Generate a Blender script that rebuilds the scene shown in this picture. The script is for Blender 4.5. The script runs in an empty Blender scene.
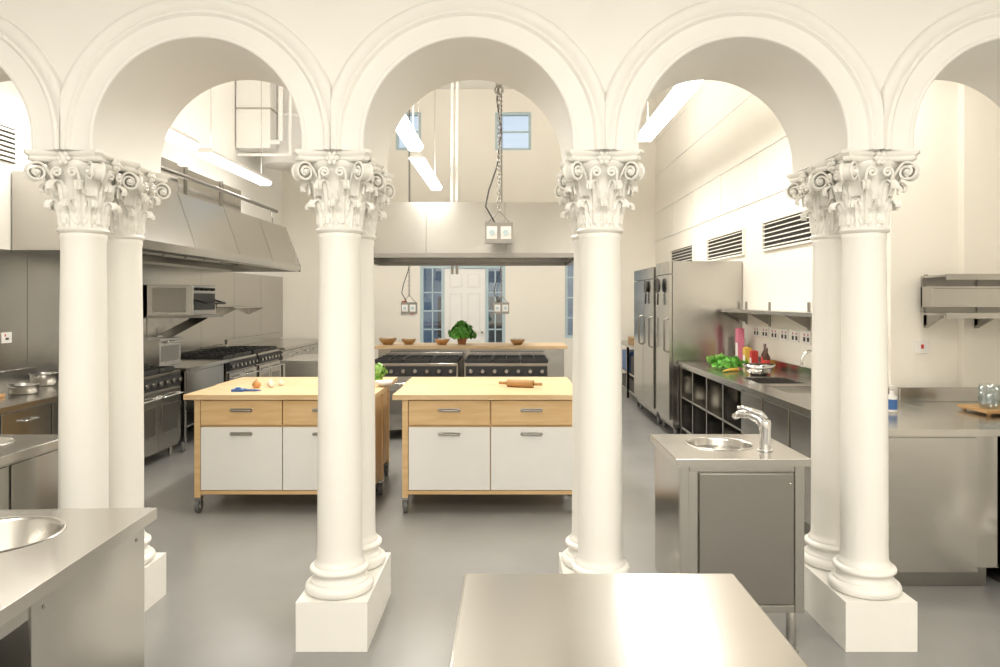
import bpy, bmesh, math, random
from mathutils import Vector, Matrix
random.seed(4)
sc = bpy.context.scene
pi = math.pi

# ------------------------------------------------------------------ materials
def new_mat(name):
    m = bpy.data.materials.new(name); m.use_nodes = True
    nt = m.node_tree
    return m, nt, nt.nodes['Principled BSDF']
def pmat(name, col, rough=0.5, metal=0.0, var=0.04, nscale=6, bump=0.0, bscale=40, stretch=None, coat=0, rvar=0.0, aniso=0, bdist=0.01):
    m, nt, p = new_mat(name)
    tc = nt.nodes.new('ShaderNodeTexCoord'); mp = nt.nodes.new('ShaderNodeMapping')
    nt.links.new(tc.outputs['Object'], mp.inputs[0])
    if stretch: mp.inputs['Scale'].default_value = stretch
    n = nt.nodes.new('ShaderNodeTexNoise'); n.inputs['Scale'].default_value = nscale; n.inputs['Detail'].default_value = 4
    nt.links.new(mp.outputs[0], n.inputs[0])
    r = nt.nodes.new('ShaderNodeValToRGB')
    c = Vector(col)
    a = c * (1 - var); b_ = c * (1 + var)
    r.color_ramp.elements[0].position = 0.3; r.color_ramp.elements[1].position = 0.7
    r.color_ramp.elements[0].color = (*[min(1, x) for x in a], 1); r.color_ramp.elements[1].color = (*[min(1, x) for x in b_], 1)
    nt.links.new(n.outputs[0], r.inputs[0]); nt.links.new(r.outputs[0], p.inputs['Base Color'])
    p.inputs['Roughness'].default_value = rough; p.inputs['Metallic'].default_value = metal
    if rvar > 0:
        mr = nt.nodes.new('ShaderNodeMapRange'); mr.inputs[3].default_value = rough - rvar; mr.inputs[4].default_value = rough + rvar
        nt.links.new(n.outputs[0], mr.inputs[0]); nt.links.new(mr.outputs[0], p.inputs['Roughness'])
    if aniso:
        p.inputs['Anisotropic'].default_value = aniso; p.inputs['Anisotropic Rotation'].default_value = 0.25
        tg = nt.nodes.new('ShaderNodeTangent'); tg.direction_type = 'RADIAL'; tg.axis = 'Z'; nt.links.new(tg.outputs[0], p.inputs['Tangent'])
    if coat: p.inputs['Coat Weight'].default_value = coat
    if bump > 0:
        n2 = nt.nodes.new('ShaderNodeTexNoise'); n2.inputs['Scale'].default_value = bscale; n2.inputs['Detail'].default_value = 1 if metal else 3
        nt.links.new(tc.outputs['Object'], n2.inputs[0])
        bp = nt.nodes.new('ShaderNodeBump'); bp.inputs['Strength'].default_value = bump; bp.inputs['Distance'].default_value = bdist
        nt.links.new(n2.outputs[0], bp.inputs['Height']); nt.links.new(bp.outputs[0], p.inputs['Normal'])
    return m
def emat(name, col, s):
    m, nt, p = new_mat(name)
    p.inputs['Base Color'].default_value = (*col, 1)
    p.inputs['Emission Color'].default_value = (*col, 1); p.inputs['Emission Strength'].default_value = s
    return m

PLASTER = pmat('cream_plaster_paint', (0.90, 0.88, 0.83), 0.7, var=0.012, nscale=2, bump=0.04, bscale=30)
WALLP = pmat('warm_wall_paint', (0.86, 0.82, 0.735), 0.6, var=0.015, nscale=1.2, bump=0.02, bscale=30)
WALLW = pmat('white_wall_paint', (0.85, 0.83, 0.78), 0.6, var=0.015, nscale=1.2)
COLP = pmat('gloss_cream_column_paint', (0.89, 0.87, 0.81), 0.36, var=0.010, nscale=4, bump=0.03, bscale=25)
FLOOR = pmat('grey_epoxy_floor', (0.275, 0.272, 0.26), 0.24, var=0.06, nscale=1.5, rvar=0.04)
STEEL = pmat('brushed_stainless_steel', (0.51, 0.495, 0.465), 0.21, 1.0, var=0.015, nscale=3, stretch=(1, 1, 30), rvar=0.02, aniso=0.5, bump=0.6, bscale=2.2, bdist=0.007)
STEELH = pmat('stainless_worktop', (0.585, 0.565, 0.53), 0.22, 1.0, var=0.025, nscale=1.5, rvar=0.04, bump=0.5, bscale=2.5, bdist=0.005)
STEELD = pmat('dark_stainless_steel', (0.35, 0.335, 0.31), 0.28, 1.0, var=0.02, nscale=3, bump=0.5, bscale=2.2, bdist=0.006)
CHROME = pmat('polished_chrome', (0.78, 0.78, 0.78), 0.08, 1.0, var=0.01)
BLACK = pmat('black_cast_iron', (0.02, 0.02, 0.02), 0.5, var=0.2)
DARK = pmat('painted_shade_and_dark_items', (0.07, 0.065, 0.06), 0.6, var=0.2)  # dark tone holds painted shade of interiors; also colours pots, pans, cable
RUBBER = pmat('grey_rubber', (0.13, 0.13, 0.13), 0.55)
LAMI = pmat('white_laminate', (0.88, 0.87, 0.84), 0.35, var=0.01)
WHITEP = pmat('white_plastic', (0.82, 0.80, 0.76), 0.4, var=0.01)
GREYB = pmat('blue_grey_frame_paint', (0.48, 0.60, 0.64), 0.45, var=0.04)
GREEN = pmat('herb_leaf_green', (0.12, 0.38, 0.05), 0.5, var=0.4, nscale=30)
GREEN2 = pmat('lettuce_green', (0.28, 0.50, 0.12), 0.5, var=0.35, nscale=30)
TERRA = pmat('terracotta', (0.45, 0.2, 0.1), 0.7)
RED = pmat('red_label', (0.55, 0.05, 0.04), 0.4)
YEL = pmat('yellow_label', (0.75, 0.5, 0.08), 0.5)
PINK = pmat('pink_card', (0.7, 0.2, 0.3), 0.5)
BLUE = pmat('blue_plastic', (0.05, 0.15, 0.4), 0.4)
ONION = pmat('onion_skin', (0.55, 0.28, 0.10), 0.4, var=0.25, nscale=20)
GARL = pmat('garlic_white', (0.78, 0.70, 0.58), 0.5)
BOTTLE = pmat('dark_bottle_glass', (0.06, 0.02, 0.01), 0.1)
ROPIN = pmat('dark_beech_wood', (0.42, 0.24, 0.09), 0.45, var=0.12, nscale=8, stretch=(1, 8, 8))
BLDG = pmat('grey_blue_render', (0.18, 0.27, 0.36), 0.8, var=0.2, nscale=2)
TUBE = emat('fluorescent_diffuser', (1.0, 0.98, 0.94), 8.0)

def woodmat(name, c1, c2, rough, axis_scale):
    m, nt, p = new_mat(name)
    tc = nt.nodes.new('ShaderNodeTexCoord'); mp = nt.nodes.new('ShaderNodeMapping'); mp.inputs['Scale'].default_value = axis_scale
    nt.links.new(tc.outputs['Object'], mp.inputs[0])
    n = nt.nodes.new('ShaderNodeTexNoise'); n.inputs['Scale'].default_value = 3; n.inputs['Detail'].default_value = 7; n.inputs['Distortion'].default_value = 0.6
    nt.links.new(mp.outputs[0], n.inputs[0])
    r = nt.nodes.new('ShaderNodeValToRGB'); r.color_ramp.elements[0].position = 0.3; r.color_ramp.elements[1].position = 0.72
    r.color_ramp.elements[0].color = (*c1, 1); r.color_ramp.elements[1].color = (*c2, 1)
    nt.links.new(n.outputs[0], r.inputs[0]); nt.links.new(r.outputs[0], p.inputs['Base Color'])
    p.inputs['Roughness'].default_value = rough
    return m
BIRCH = woodmat('birch_veneer', (0.67, 0.44, 0.20), (0.79, 0.56, 0.30), 0.42, (1.0, 9, 9))
BUTCH = woodmat('birch_butcher_block', (0.68, 0.46, 0.24), (0.80, 0.60, 0.37), 0.36, (0.8, 14, 6))

def glassmat():
    m = bpy.data.materials.new('clear_glazing'); m.use_nodes = True; nt = m.node_tree
    for n in list(nt.nodes): nt.nodes.remove(n)
    o = nt.nodes.new('ShaderNodeOutputMaterial'); mix = nt.nodes.new('ShaderNodeMixShader'); mix.inputs[0].default_value = 0.12
    t = nt.nodes.new('ShaderNodeBsdfTransparent'); t.inputs[0].default_value = (0.9, 0.94, 0.95, 1)
    g = nt.nodes.new('ShaderNodeBsdfGlossy'); g.inputs['Roughness'].default_value = 0.03
    nt.links.new(t.outputs[0], mix.inputs[1]); nt.links.new(g.outputs[0], mix.inputs[2]); nt.links.new(mix.outputs[0], o.inputs[0])
    return m
GLASS = glassmat()

# ------------------------------------------------------------------ builder
class B:
    def __init__(s): s.v = []; s.f = []; s.mi = []; s.sm = []; s.mats = []
    def add(s, vs, fs, mat, smooth=False):
        o = len(s.v); s.v += [tuple(v) for v in vs]
        if mat not in s.mats: s.mats.append(mat)
        k = s.mats.index(mat)
        for f in fs: s.f.append(tuple(i + o for i in f)); s.mi.append(k); s.sm.append(smooth)
    def box(s, x0, x1, y0, y1, z0, z1, mat):
        s.add([(x0,y0,z0),(x1,y0,z0),(x1,y1,z0),(x0,y1,z0),(x0,y0,z1),(x1,y0,z1),(x1,y1,z1),(x0,y1,z1)],
              [(0,3,2,1),(4,5,6,7),(0,1,5,4),(1,2,6,5),(2,3,7,6),(3,0,4,7)], mat)
    def prism(s, poly, axis, a0, a1, mat):
        n = len(poly); vs = []
        for a in (a0, a1):
            for (p, q) in poly:
                vs.append({'x': (a, p, q), 'y': (p, a, q), 'z': (p, q, a)}[axis])
        fs = [tuple(range(n)), tuple(range(2*n-1, n-1, -1))] + [(i, (i+1) % n, n+(i+1) % n, n+i) for i in range(n)]
        s.add(vs, fs, mat)
    def tube(s, pts, r, mat, n=8, caps=True, closed=False, smooth=True):
        pts = [Vector(p) for p in pts]; m = len(pts)
        rs = r if isinstance(r, (list, tuple)) else [r]*m
        vs = []; ref = None
        for i, p in enumerate(pts):
            if closed: t = pts[(i+1) % m] - pts[i-1]
            else: t = pts[min(i+1, m-1)] - pts[max(i-1, 0)]
            t.normalize()
            if ref is None:
                ref = Vector((0,0,1)) if abs(t.z) < 0.9 else Vector((1,0,0))
            u = (ref - t*ref.dot(t)).normalized(); ref = u; w = t.cross(u)
            for k in range(n):
                a = 2*pi*k/n; vs.append(p + (u*math.cos(a) + w*math.sin(a))*rs[i])
        fs = []
        for i in range(m if closed else m-1):
            j = (i+1) % m
            for k in range(n): fs.append((i*n+k, i*n+(k+1) % n, j*n+(k+1) % n, j*n+k))
        s.add(vs, fs, mat, smooth)
        if caps and not closed:
            s.add(vs[:n], [tuple(range(n))], mat); s.add(vs[-n:], [tuple(range(n))], mat)
    def cyl(s, p0, p1, r, mat, n=24, r1=None):
        s.tube([p0, p1], [r, r if r1 is None else r1], mat, n)
    def lathe(s, cx, cy, prof, mat, n=32, z=0, smooth=True):
        vs = []; fs = []
        for (r, zz) in prof:
            for k in range(n):
                a = 2*pi*k/n; vs.append((cx+r*math.cos(a), cy+r*math.sin(a), zz+z))
        for i in range(len(prof)-1):
            for k in range(n): fs.append((i*n+k, i*n+(k+1) % n, (i+1)*n+(k+1) % n, (i+1)*n+k))
        s.add(vs, fs, mat, smooth)
    def sph(s, c, r, mat, sc3=(1,1,1), n=14):
        vs = []; fs = []; m = n//2+1
        for i in range(m+1):
            th = pi*i/m
            for k in range(n):
                a = 2*pi*k/n
                vs.append((c[0]+r*sc3[0]*math.sin(th)*math.cos(a), c[1]+r*sc3[1]*math.sin(th)*math.sin(a), c[2]-r*sc3[2]*math.cos(th)))
        for i in range(m):
            for k in range(n): fs.append((i*n+k, i*n+(k+1) % n, (i+1)*n+(k+1) % n, (i+1)*n+k))
        s.add(vs, fs, mat, True)
    def grid(s, fn, nu, nv, mat, smooth=True):
        vs = [fn(i/nu, j/nv) for j in range(nv+1) for i in range(nu+1)]
        fs = [(j*(nu+1)+i, j*(nu+1)+i+1, (j+1)*(nu+1)+i+1, (j+1)*(nu+1)+i) for j in range(nv) for i in range(nu)]
        s.add(vs, fs, mat, smooth)
    def plate_hole(s, x0, x1, y0, y1, z0, z1, cx, cy, r, mat, n=48):
        angs = sorted([2*pi*k/n for k in range(n)] + [math.atan2(yy-cy, xx-cx) % (2*pi) for xx in (x0, x1) for yy in (y0, y1)])
        N = len(angs); inn = []; out = []
        for a in angs:
            c, si = math.cos(a), math.sin(a)
            ts = []
            if c > 1e-9: ts.append((x1-cx)/c)
            if c < -1e-9: ts.append((x0-cx)/c)
            if si > 1e-9: ts.append((y1-cy)/si)
            if si < -1e-9: ts.append((y0-cy)/si)
            t = min(ts); inn.append((cx+r*c, cy+r*si)); out.append((cx+t*c, cy+t*si))
        vs = [(x, y, z1) for x, y in inn] + [(x, y, z1) for x, y in out] + [(x, y, z0) for x, y in out]
        fs = []
        for i in range(N):
            j = (i+1) % N
            fs.append((i, j, N+j, N+i)); fs.append((N+i, N+j, 2*N+j, 2*N+i))
        s.add(vs, fs, mat)
    def sinkbowl(s, cx, cy, z, r, depth, mat):
        prof = [(r+0.012, z+0.001), (r+0.008, z+0.004), (r, z+0.002), (r*0.97, z-0.01), (r*0.92, z-depth*0.6), (r*0.75, z-depth*0.93), (r*0.4, z-depth), (0.022, z-depth), (0.02, z-depth-0.01), (0.001, z-depth-0.01)]
        s.lathe(cx, cy, prof, mat, 40)
    def castor(s, x, y, r=0.045, top=0.14):
        s.cyl((x-0.014, y, r), (x+0.014, y, r), r, RUBBER, 18)
        s.cyl((x-0.017, y, r), (x+0.017, y, r), r*0.45, STEEL, 12)
        s.box(x-0.022, x-0.018, y-0.02, y+0.02, r*0.7, top-0.02, STEEL); s.box(x+0.018, x+0.022, y-0.02, y+0.02, r*0.7, top-0.02, STEEL)
        s.box(x-0.024, x+0.024, y-0.024, y+0.024, top-0.025, top, STEEL)
    def build(s, name, bevel=0.0, origin=True, loc=None, rotz=0, pivot=None):
        bm = bmesh.new()
        vv = [bm.verts.new(v) for v in s.v]
        for f, k, smo in zip(s.f, s.mi, s.sm):
            try:
                fc = bm.faces.new([vv[i] for i in f]); fc.material_index = k; fc.smooth = smo
            except ValueError: pass
        bmesh.ops.remove_doubles(bm, verts=bm.verts, dist=1e-5)
        bmesh.ops.recalc_face_normals(bm, faces=bm.faces)
        off = Vector((0, 0, 0))
        if origin:
            if pivot: off = Vector(pivot)
            else:
                xs = [v.co.x for v in bm.verts]; ys = [v.co.y for v in bm.verts]; zs = [v.co.z for v in bm.verts]
                off = Vector(((min(xs)+max(xs))/2, (min(ys)+max(ys))/2, min(zs)))
            bmesh.ops.translate(bm, verts=bm.verts, vec=-off)
        me = bpy.data.meshes.new(name); bm.to_mesh(me); bm.free()
        for m in s.mats: me.materials.append(m)
        ob = bpy.data.objects.new(name, me); sc.collection.objects.link(ob)
        ob.location = off if loc is None else Vector(loc)
        ob.rotation_euler = (0, 0, rotz)
        if bevel > 0:
            md = ob.modifiers.new('bevel', 'BEVEL'); md.width = bevel; md.segments = 2; md.limit_method = 'ANGLE'; md.angle_limit = 0.9
        return ob
def clone(ob, loc, rotz=0):
    o = bpy.data.objects.new(ob.name.split('.')[0], ob.data); sc.collection.objects.link(o); o.location = loc; o.rotation_euler = (0, 0, rotz)
    for m in ob.modifiers:
        if m.type == 'BEVEL':
            d = o.modifiers.new('bevel', 'BEVEL'); d.width = m.width; d.segments = m.segments; d.limit_method = 'ANGLE'; d.angle_limit = 0.9
    return o
def holed(b, u0, u1, z0, z1, holes, place, mat):
    us = sorted(set([u0, u1] + [h[0] for h in holes] + [h[1] for h in holes])); zs = sorted(set([z0, z1] + [h[2] for h in holes] + [h[3] for h in holes]))
    for i in range(len(us)-1):
        for j in range(len(zs)-1):
            cu = (us[i]+us[i+1])/2; cz = (zs[j]+zs[j+1])/2
            if any(h[0] < cu < h[1] and h[2] < cz < h[3] for h in holes): continue
            place(b, us[i], us[i+1], zs[j], zs[j+1], mat)

# ------------------------------------------------------------------ room shell
XL, XR, XN, YB, YN, ZC = -4.3, 2.75, 3.9, 13.6, -2.2, 5.6
b = B(); b.box(XL-0.2, XN+0.2, YN-0.2, YB+0.2, -0.1, 0, FLOOR); b.build('floor')
b = B(); holed(b, YN, YB, 0, ZC, [(11.7, 12.9, 4.95, 5.4)], lambda b, a, c, z0, z1, m: b.box(XL-0.2, XL, a, c, z0, z1, m), WALLW); b.build('wall_left')
b = B(); b.box(XR, XR+0.2, 5.2, YB, 0, ZC, WALLP); b.build('wall_right')
b = B(); b.box(XR+0.2, XN+0.2, 5.2, 5.4, 0, ZC, WALLP); b.box(3.235, XN, 5.13, 5.2, 0, ZC, WALLP); b.build('wall_return')
b = B(); b.box(XN, XN+0.2, YN, 5.2, 0, ZC, WALLP); b.build('wall_right_near')
b = B(); b.box(XL, XN, YN-0.2, YN, 0, 3.6, WALLW); b.build('wall_behind')
HB = [(-1.70, -0.09, 0, 2.3), (1.04, 1.9, 0.9, 2.43), (-2.16, -1.68, 4.45, 5.17), (-0.28, 0.4, 4.45, 5.17)]
b = B(); holed(b, XL, XR, 0, ZC, HB, lambda b, a, c, z0, z1, m: b.box(a, c, YB, YB+0.2, z0, z1, m), WALLP); b.build('wall_back')
b = B(); b.box(XL-0.2, XN+0.2, 3.97, YB+0.2, ZC, ZC+0.1, WALLW); b.build('ceiling')
b = B(); b.box(XL, XN, YN, 3.33, 3.6, 3.7, PLASTER); b.build('ceiling_near')

# arcade
CX = [-3.31, -2.06, -0.822, 0.435, 1.711, 2.97]
YF, YR = 3.33, 3.96; Z0 = 2.312; ZS = 2.35; RA = 0.48; SP = 0.34
b = B()
NA = 40
for i in range(len(CX)-1):
    xa, xb = CX[i], CX[i+1]; c = (xa+xb)/2; half = (xb-xa)/2
    arc = [(c-RA, Z0)] + [(c-RA*math.cos(pi*k/NA), ZS+RA*math.sin(pi*k/NA)) for k in range(NA+1)] + [(c+RA, Z0)]
    for y in (YF, YR):
        b.add([(xa, y, Z0), (c-RA, y, Z0), (c-RA, y, ZC), (xa, y, ZC)], [(0,1,2,3)], PLASTER)
        b.add([(xb, y, Z0), (c+RA, y, Z0), (c+RA, y, ZC), (xb, y, ZC)], [(0,1,2,3)], PLASTER)
        vs = []; fs = []
        for (x, z) in arc[1:-1]: vs += [(x, y, z), (x, y, ZC)]
        for k in range(NA): fs.append((2*k, 2*k+2, 2*k+3, 2*k+1))
        b.add(vs, fs, PLASTER)
    vs = []; fs = []
    for (x, z) in arc: vs += [(x, YF, z), (x, YR, z)]
    for k in range(len(arc)-1): fs.append((2*k, 2*k+2, 2*k+3, 2*k+1))
    b.add(vs, fs, PLASTER, True)
    b.add([(xa, YF, Z0), (c-RA, YF, Z0), (c-RA, YR, Z0), (xa, YR, Z0)], [(0,1,2,3)], PLASTER)
    b.add([(xb, YF, Z0), (c+RA, YF, Z0), (c+RA, YR, Z0), (xb, YR, Z0)], [(0,1,2,3)], PLASTER)
b.box(XL, CX[0], YF, YR, Z0, ZC, PLASTER); b.box(CX[-1], XN, YF, YR, Z0, ZC, PLASTER)
ob = b.build('wall_arcade'); ob.data.set_sharp_from_angle(angle=0.6)
# archivolt mouldings
def arcprof():
    P = [(0.480, 0.0), (0.480, -0.012)]
    for k in range(7):
        a = pi*k/6; P.append((0.491-0.011*math.cos(a), -0.012-0.008*math.sin(a)))
    P += [(0.504, -0.011), (0.580, -0.011), (0.585, -0.019)]
    for k in range(7):
        a = pi*k/6; P.append((0.596-0.009*math.cos(a), -0.020-0.008*math.sin(a)))
    P += [(0.608, -0.020), (0.614, -0.026), (0.630, -0.034), (0.650, -0.036), (0.662, -0.030), (0.668, -0.02), (0.670, 0.0)]
    return P
AP = arcprof()
for i in range(len(CX)-1):
    xa, xb = CX[i], CX[i+1]; c = (xa+xb)/2; half = (xb-xa)/2 - 0.0005
    b = B(); vs = []; fs = []; K = 72; n = len(AP)
    for k in range(K+1):
        a = pi*k/K
        for (r, y) in AP:
            dx = -r*math.cos(a); dx = max(-half, min(half, dx)); vs.append((c+dx, YF+y, ZS+r*math.sin(a)))
    for k in range(K):
        for j in range(n-1): fs.append((k*n+j, k*n+j+1, (k+1)*n+j+1, (k+1)*n+j))
    for e, (sx) in ((0, -1), (1, 1)):
        base = len(vs)
        for (r, y) in AP: vs.append((c+sx*min(r, half), YF+y, ZS)); vs.append((c+sx*min(r, half), YF+y, Z0))
        for j in range(n-1): fs.append((base+2*j, base+2*j+2, base+2*j+3, base+2*j+1))
    b.add(vs, fs, PLASTER, True)
    ob = b.build('trim_arch'); ob.data.set_sharp_from_angle(angle=0.6)

# ------------------------------------------------------------------ columns
def leaf(b, cx, cy, ang, z0, r0, h, w, out):
    def fn(u, t):
        uu = (u-0.5)*2
        if t < 0.62:
            q = t/0.62; z = z0+h*0.9*q; r = r0+0.3*out*q*q
        else:
            a = (t-0.62)/0.38*pi*1.15; c = 0.36*out; r = r0+0.3*out+c-c*math.cos(a); z = z0+0.9*h+c*1.2*math.sin(a)
        wd = w*(1-0.5*t*t)*(0.80+0.26*abs(math.sin(t*4.5*pi)))
        r2 = r-0.014*uu*uu+0.0045*math.cos(uu*3*pi)+0.005*abs(uu)*math.sin(t*9*pi)
        A = ang+uu*wd/r
        return (cx+r2*math.cos(A), cy+r2*math.sin(A), z)
    b.grid(fn, 12, 26, COLP)
def capital(b, cx, cy, z0):
    b.lathe(cx, cy, [(0.097, z0-0.012), (0.108, z0-0.008), (0.113, z0+0.002), (0.108, z0+0.012), (0.098, z0+0.016), (0.100, z0+0.12), (0.110, z0+0.22), (0.135, z0+0.285), (0.152, z0+0.305), (0.150, z0+0.318), (0.0, z0+0.318)], COLP, 40)
    for k in range(8):
        leaf(b, cx, cy, k*pi/4, z0+0.012, 0.103, 0.115, 0.042, 0.060)
        leaf(b, cx, cy, k*pi/4+pi/8, z0+0.03, 0.106, 0.185, 0.040, 0.075)
    for k in range(4):
        ph = pi/4+k*pi/2; d = Vector((math.cos(ph), math.sin(ph), 0)); t = Vector((-d.y, d.x, 0))
        path = [(0.118, 0.16), (0.124, 0.20), (0.138, 0.245), (0.160, 0.28), (0.180, 0.303)]
        for q in range(30):
            th = q/29*3.7*pi; rad = 0.045*(1-th/(4.3*pi)); a = math.radians(95)-th
            path.append((0.197+rad*math.cos(a), 0.262+rad*math.sin(a)))
        P = [Vector((cx, cy, z0+z)) + d*r for r, z in path]; n = len(P)
        vs = []; 
        for p in P: vs += [p+t*0.022, p-t*0.022]
        b.add(vs, [(2*i, 2*i+2, 2*i+3, 2*i+1) for i in range(n-1)], COLP, True)
        for sg in (1, -1):
            b.tube([p+t*0.024*sg for p in P], 0.0065, COLP, 6)
        C = Vector((cx, cy, z0+0.262))+d*0.197
        b.cyl(C+t*0.032, C-t*0.032, 0.014, COLP, 14); b.sph(C+t*0.032, 0.013, COLP); b.sph(C-t*0.032, 0.013, COLP)
        f = Vector((math.cos(k*pi/2), math.sin(k*pi/2), 0)); g = Vector((-f.y, f.x, 0))
        for sg in (1, -1):
            P = [Vector((cx, cy, z0+0.17))+f*0.125+g*sg*0.072, Vector((cx, cy, z0+0.225))+f*0.135+g*sg*0.06]
            for q in range(20):
                th = q/19*3*pi; rad = 0.025*(1-th/(3.6*pi)); a = th
                P.append(Vector((cx, cy, z0+0.262))+f*(0.150)+g*sg*(0.036+rad*math.cos(a))+Vector((0, 0, rad*math.sin(a))))
            b.tube(P, 0.0065, COLP, 6)
        F = Vector((cx, cy, z0+0.325))+f*0.158
        b.sph(F, 0.016, COLP)
        for q in range(6):
            a = q*pi/3; b.sph(F+g*0.022*math.cos(a)+Vector((0, 0, 0.022*math.sin(a))), 0.0125, COLP, n=8)
    def outline(sca):
        pts = []
        H = 0.183*sca; ch = 0.022
        for k in range(4):
            rot = Matrix.Rotation(k*pi/2, 3, 'Z')
            for q in range(13):
                s_ = -1+2*q/12; y = s_*(H-ch); x = H-0.034*(1-abs(s_)**2.2)
                v = rot @ Vector((x, y, 0)); pts.append((cx+v.x, cy+v.y))
        return pts
    layers = [(0.86, 0.312), (0.93, 0.318), (0.945, 0.330), (0.925, 0.334), (0.97, 0.342), (1.0, 0.348), (1.0, 0.362)]
    vs = []; fs = []; n = 52
    for s_, z in layers: vs += [(x, y, z0+z) for x, y in outline(s_)]
    for i in range(len(layers)-1):
        for k in range(n): fs.append((i*n+k, i*n+(k+1) % n, (i+1)*n+(k+1) % n, (i+1)*n+k))
    fs.append(tuple(range(n))); fs.append(tuple(range((len(layers)-1)*n, len(layers)*n)))
    b.add(vs, fs, COLP)
b = B()
b.box(-0.165, 0.165, -0.165, SP+0.15, 0.0, 0.228, COLP)
for cy in (0.0, SP):
    prof = [(0.0, 0.228), (0.148, 0.228)]
    for k in range(9):
        a = -pi/2+pi*k/8; prof.append((0.141+0.022*math.cos(a), 0.252+0.024*math.sin(a)))
    prof += [(0.138, 0.280), (0.138, 0.286), (0.126, 0.293), (0.121, 0.305), (0.124, 0.318), (0.130, 0.322)]
    for k in range(7):
        a = -pi/2+pi*k/6; prof.append((0.128+0.014*math.cos(a), 0.337+0.014*math.sin(a)))
    prof += [(0.121, 0.354), (0.121, 0.362), (0.112, 0.37), (0.107, 0.39), (0.106, 0.45), (0.1055, 0.9), (0.102, 1.4), (0.097, 1.85), (0.097, 1.90), (0.1, 1.915), (0.101, 1.93), (0.097, 1.94)]
    b.lathe(0, cy, prof, COLP, 48)
    capital(b, 0, cy, 1.95)
col = b.build('corinthian_column_pair', origin=False, loc=(CX[0], 3.48, 0))
col.data.set_sharp_from_angle(angle=0.9)
for x in CX[1:]: clone(col, (x, 3.48, 0))

# ------------------------------------------------------------------ foreground steel table
b = B()
b.box(-0.12, 0.59, 0.75, 1.90, 0.862, 0.90, STEELH)
for x in (-0.09, 0.52):
    for y in (0.79, 1.82): b.box(x, x+0.04, y, y+0.04, 0.0, 0.862, STEEL)
b.box(-0.08, 0.55, 0.80, 1.85, 0.22, 0.25, STEEL)
b.build('steel_prep_table', 0.006)

# left foreground sink unit
b = B()
b.plate_hole(-2.20, -1.225, 1.25, 2.50, 0.862, 0.90, -1.60, 2.22, 0.185, STEELH)
b.sinkbowl(-1.60, 2.22, 0.90, 0.185, 0.15, STEELH)
b.box(-1.26, -1.25, 1.83, 2.46, 0.08, 0.862, STEEL); b.box(-2.17, -1.26, 2.45, 2.46, 0.08, 0.862, STEEL)
b.box(-2.17, -1.26, 1.83, 1.84, 0.08, 0.862, STEELD); b.box(-2.17, -2.16, 1.3, 2.46, 0.08, 0.862, STEEL)
b.box(-1.295, -1.255, 1.29, 1.33, 0.0, 0.862, STEEL); b.box(-1.28, -1.255, 1.33, 1.83, 0.81, 0.862, STEEL)
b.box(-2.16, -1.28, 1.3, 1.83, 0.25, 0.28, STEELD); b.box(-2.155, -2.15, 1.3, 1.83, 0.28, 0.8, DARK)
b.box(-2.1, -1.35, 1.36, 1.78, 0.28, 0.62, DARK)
for x in (-2.13, -1.30):
    b.cyl((x, 2.42, 0), (x, 2.42, 0.08), 0.02, STEEL, 12); b.cyl((x, 1.9, 0), (x, 1.9, 0.08), 0.02, STEEL, 12)
b.cyl((-1.25, 1.88, 0.82), (-1.247, 1.88, 0.82), 0.006, STEELD, 8); b.cyl((-1.25, 2.40, 0.82), (-1.247, 2.40, 0.82), 0.006, STEELD, 8)
b.build('sink_counter', 0.004, pivot=(-1.225, 2.5, 0), rotz=math.radians(3))
b = B()
b.plate_hole(-3.1, -2.33, 2.9, 3.86, 0.862, 0.90, -2.66, 3.62, 0.14, STEELH)
b.sinkbowl(-2.66, 3.62, 0.90, 0.14, 0.12, STEELH)
b.box(-3.08, -2.36, 2.93, 3.83, 0.12, 0.862, STEEL)
b.box(-2.358, -2.352, 2.97, 3.38, 0.16, 0.84, STEEL); b.box(-2.358, -2.352, 3.40, 3.79, 0.16, 0.84, STEEL)
for x in (-3.04, -2.40):
    for y in (2.97, 3.79): b.cyl((x, y, 0), (x, y, 0.12), 0.02, STEEL, 12)
b.build('sink_counter', 0.004)

# right pedestal sink
DX = 0.012
b = B()
b.plate_hole(0.735, 1.345, 3.24, 3.84, 0.87, 0.905, 1.03, 3.58, 0.155, STEELH); b.sinkbowl(1.03, 3.58, 0.905, 0.155, 0.13, STEELH)
b.box(0.765, 1.315, 3.275, 3.81, 0.20, 0.87, STEEL)
b.box(0.757, 0.80, 3.262, 3.275, 0.20, 0.868, STEEL); b.box(1.28, 1.323, 3.262, 3.275, 0.20, 0.868, STEEL)
b.box(0.801, 1.279, 3.264, 3.275, 0.20, 0.235, STEEL); b.box(0.801, 1.279, 3.264, 3.275, 0.842, 0.868, STEEL)
b.box(0.845, 1.272, 3.254, 3.27, 0.242, 0.835, STEELD)
b.box(0.757, 0.765, 3.28, 3.82, 0.20, 0.868, STEEL); b.box(1.315, 1.323, 3.28, 3.82, 0.20, 0.868, STEEL)
for x in (0.80, 1.28):
    for y in (3.31, 3.77): b.cyl((x, y, 0.0), (x, y, 0.2), 0.022, STEEL, 14); b.cyl((x, y, 0.0), (x, y, 0.02), 0.032, STEEL, 14)
b.cyl((1.255, 3.254, 0.79), (1.255, 3.248, 0.79), 0.007, STEEL, 10)
ob = b.build('pedestal_hand_sink', 0.003); ob.location.x += DX
b = B()
b.cyl((1.20, 3.42, 0.9055), (1.20, 3.42, 0.912), 0.034, CHROME)
b.lathe(1.20, 3.42, [(0.026, 0.912), (0.026, 1.01), (0.028, 1.035), (0.024, 1.05), (0.0, 1.053)], CHROME, 24)
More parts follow.
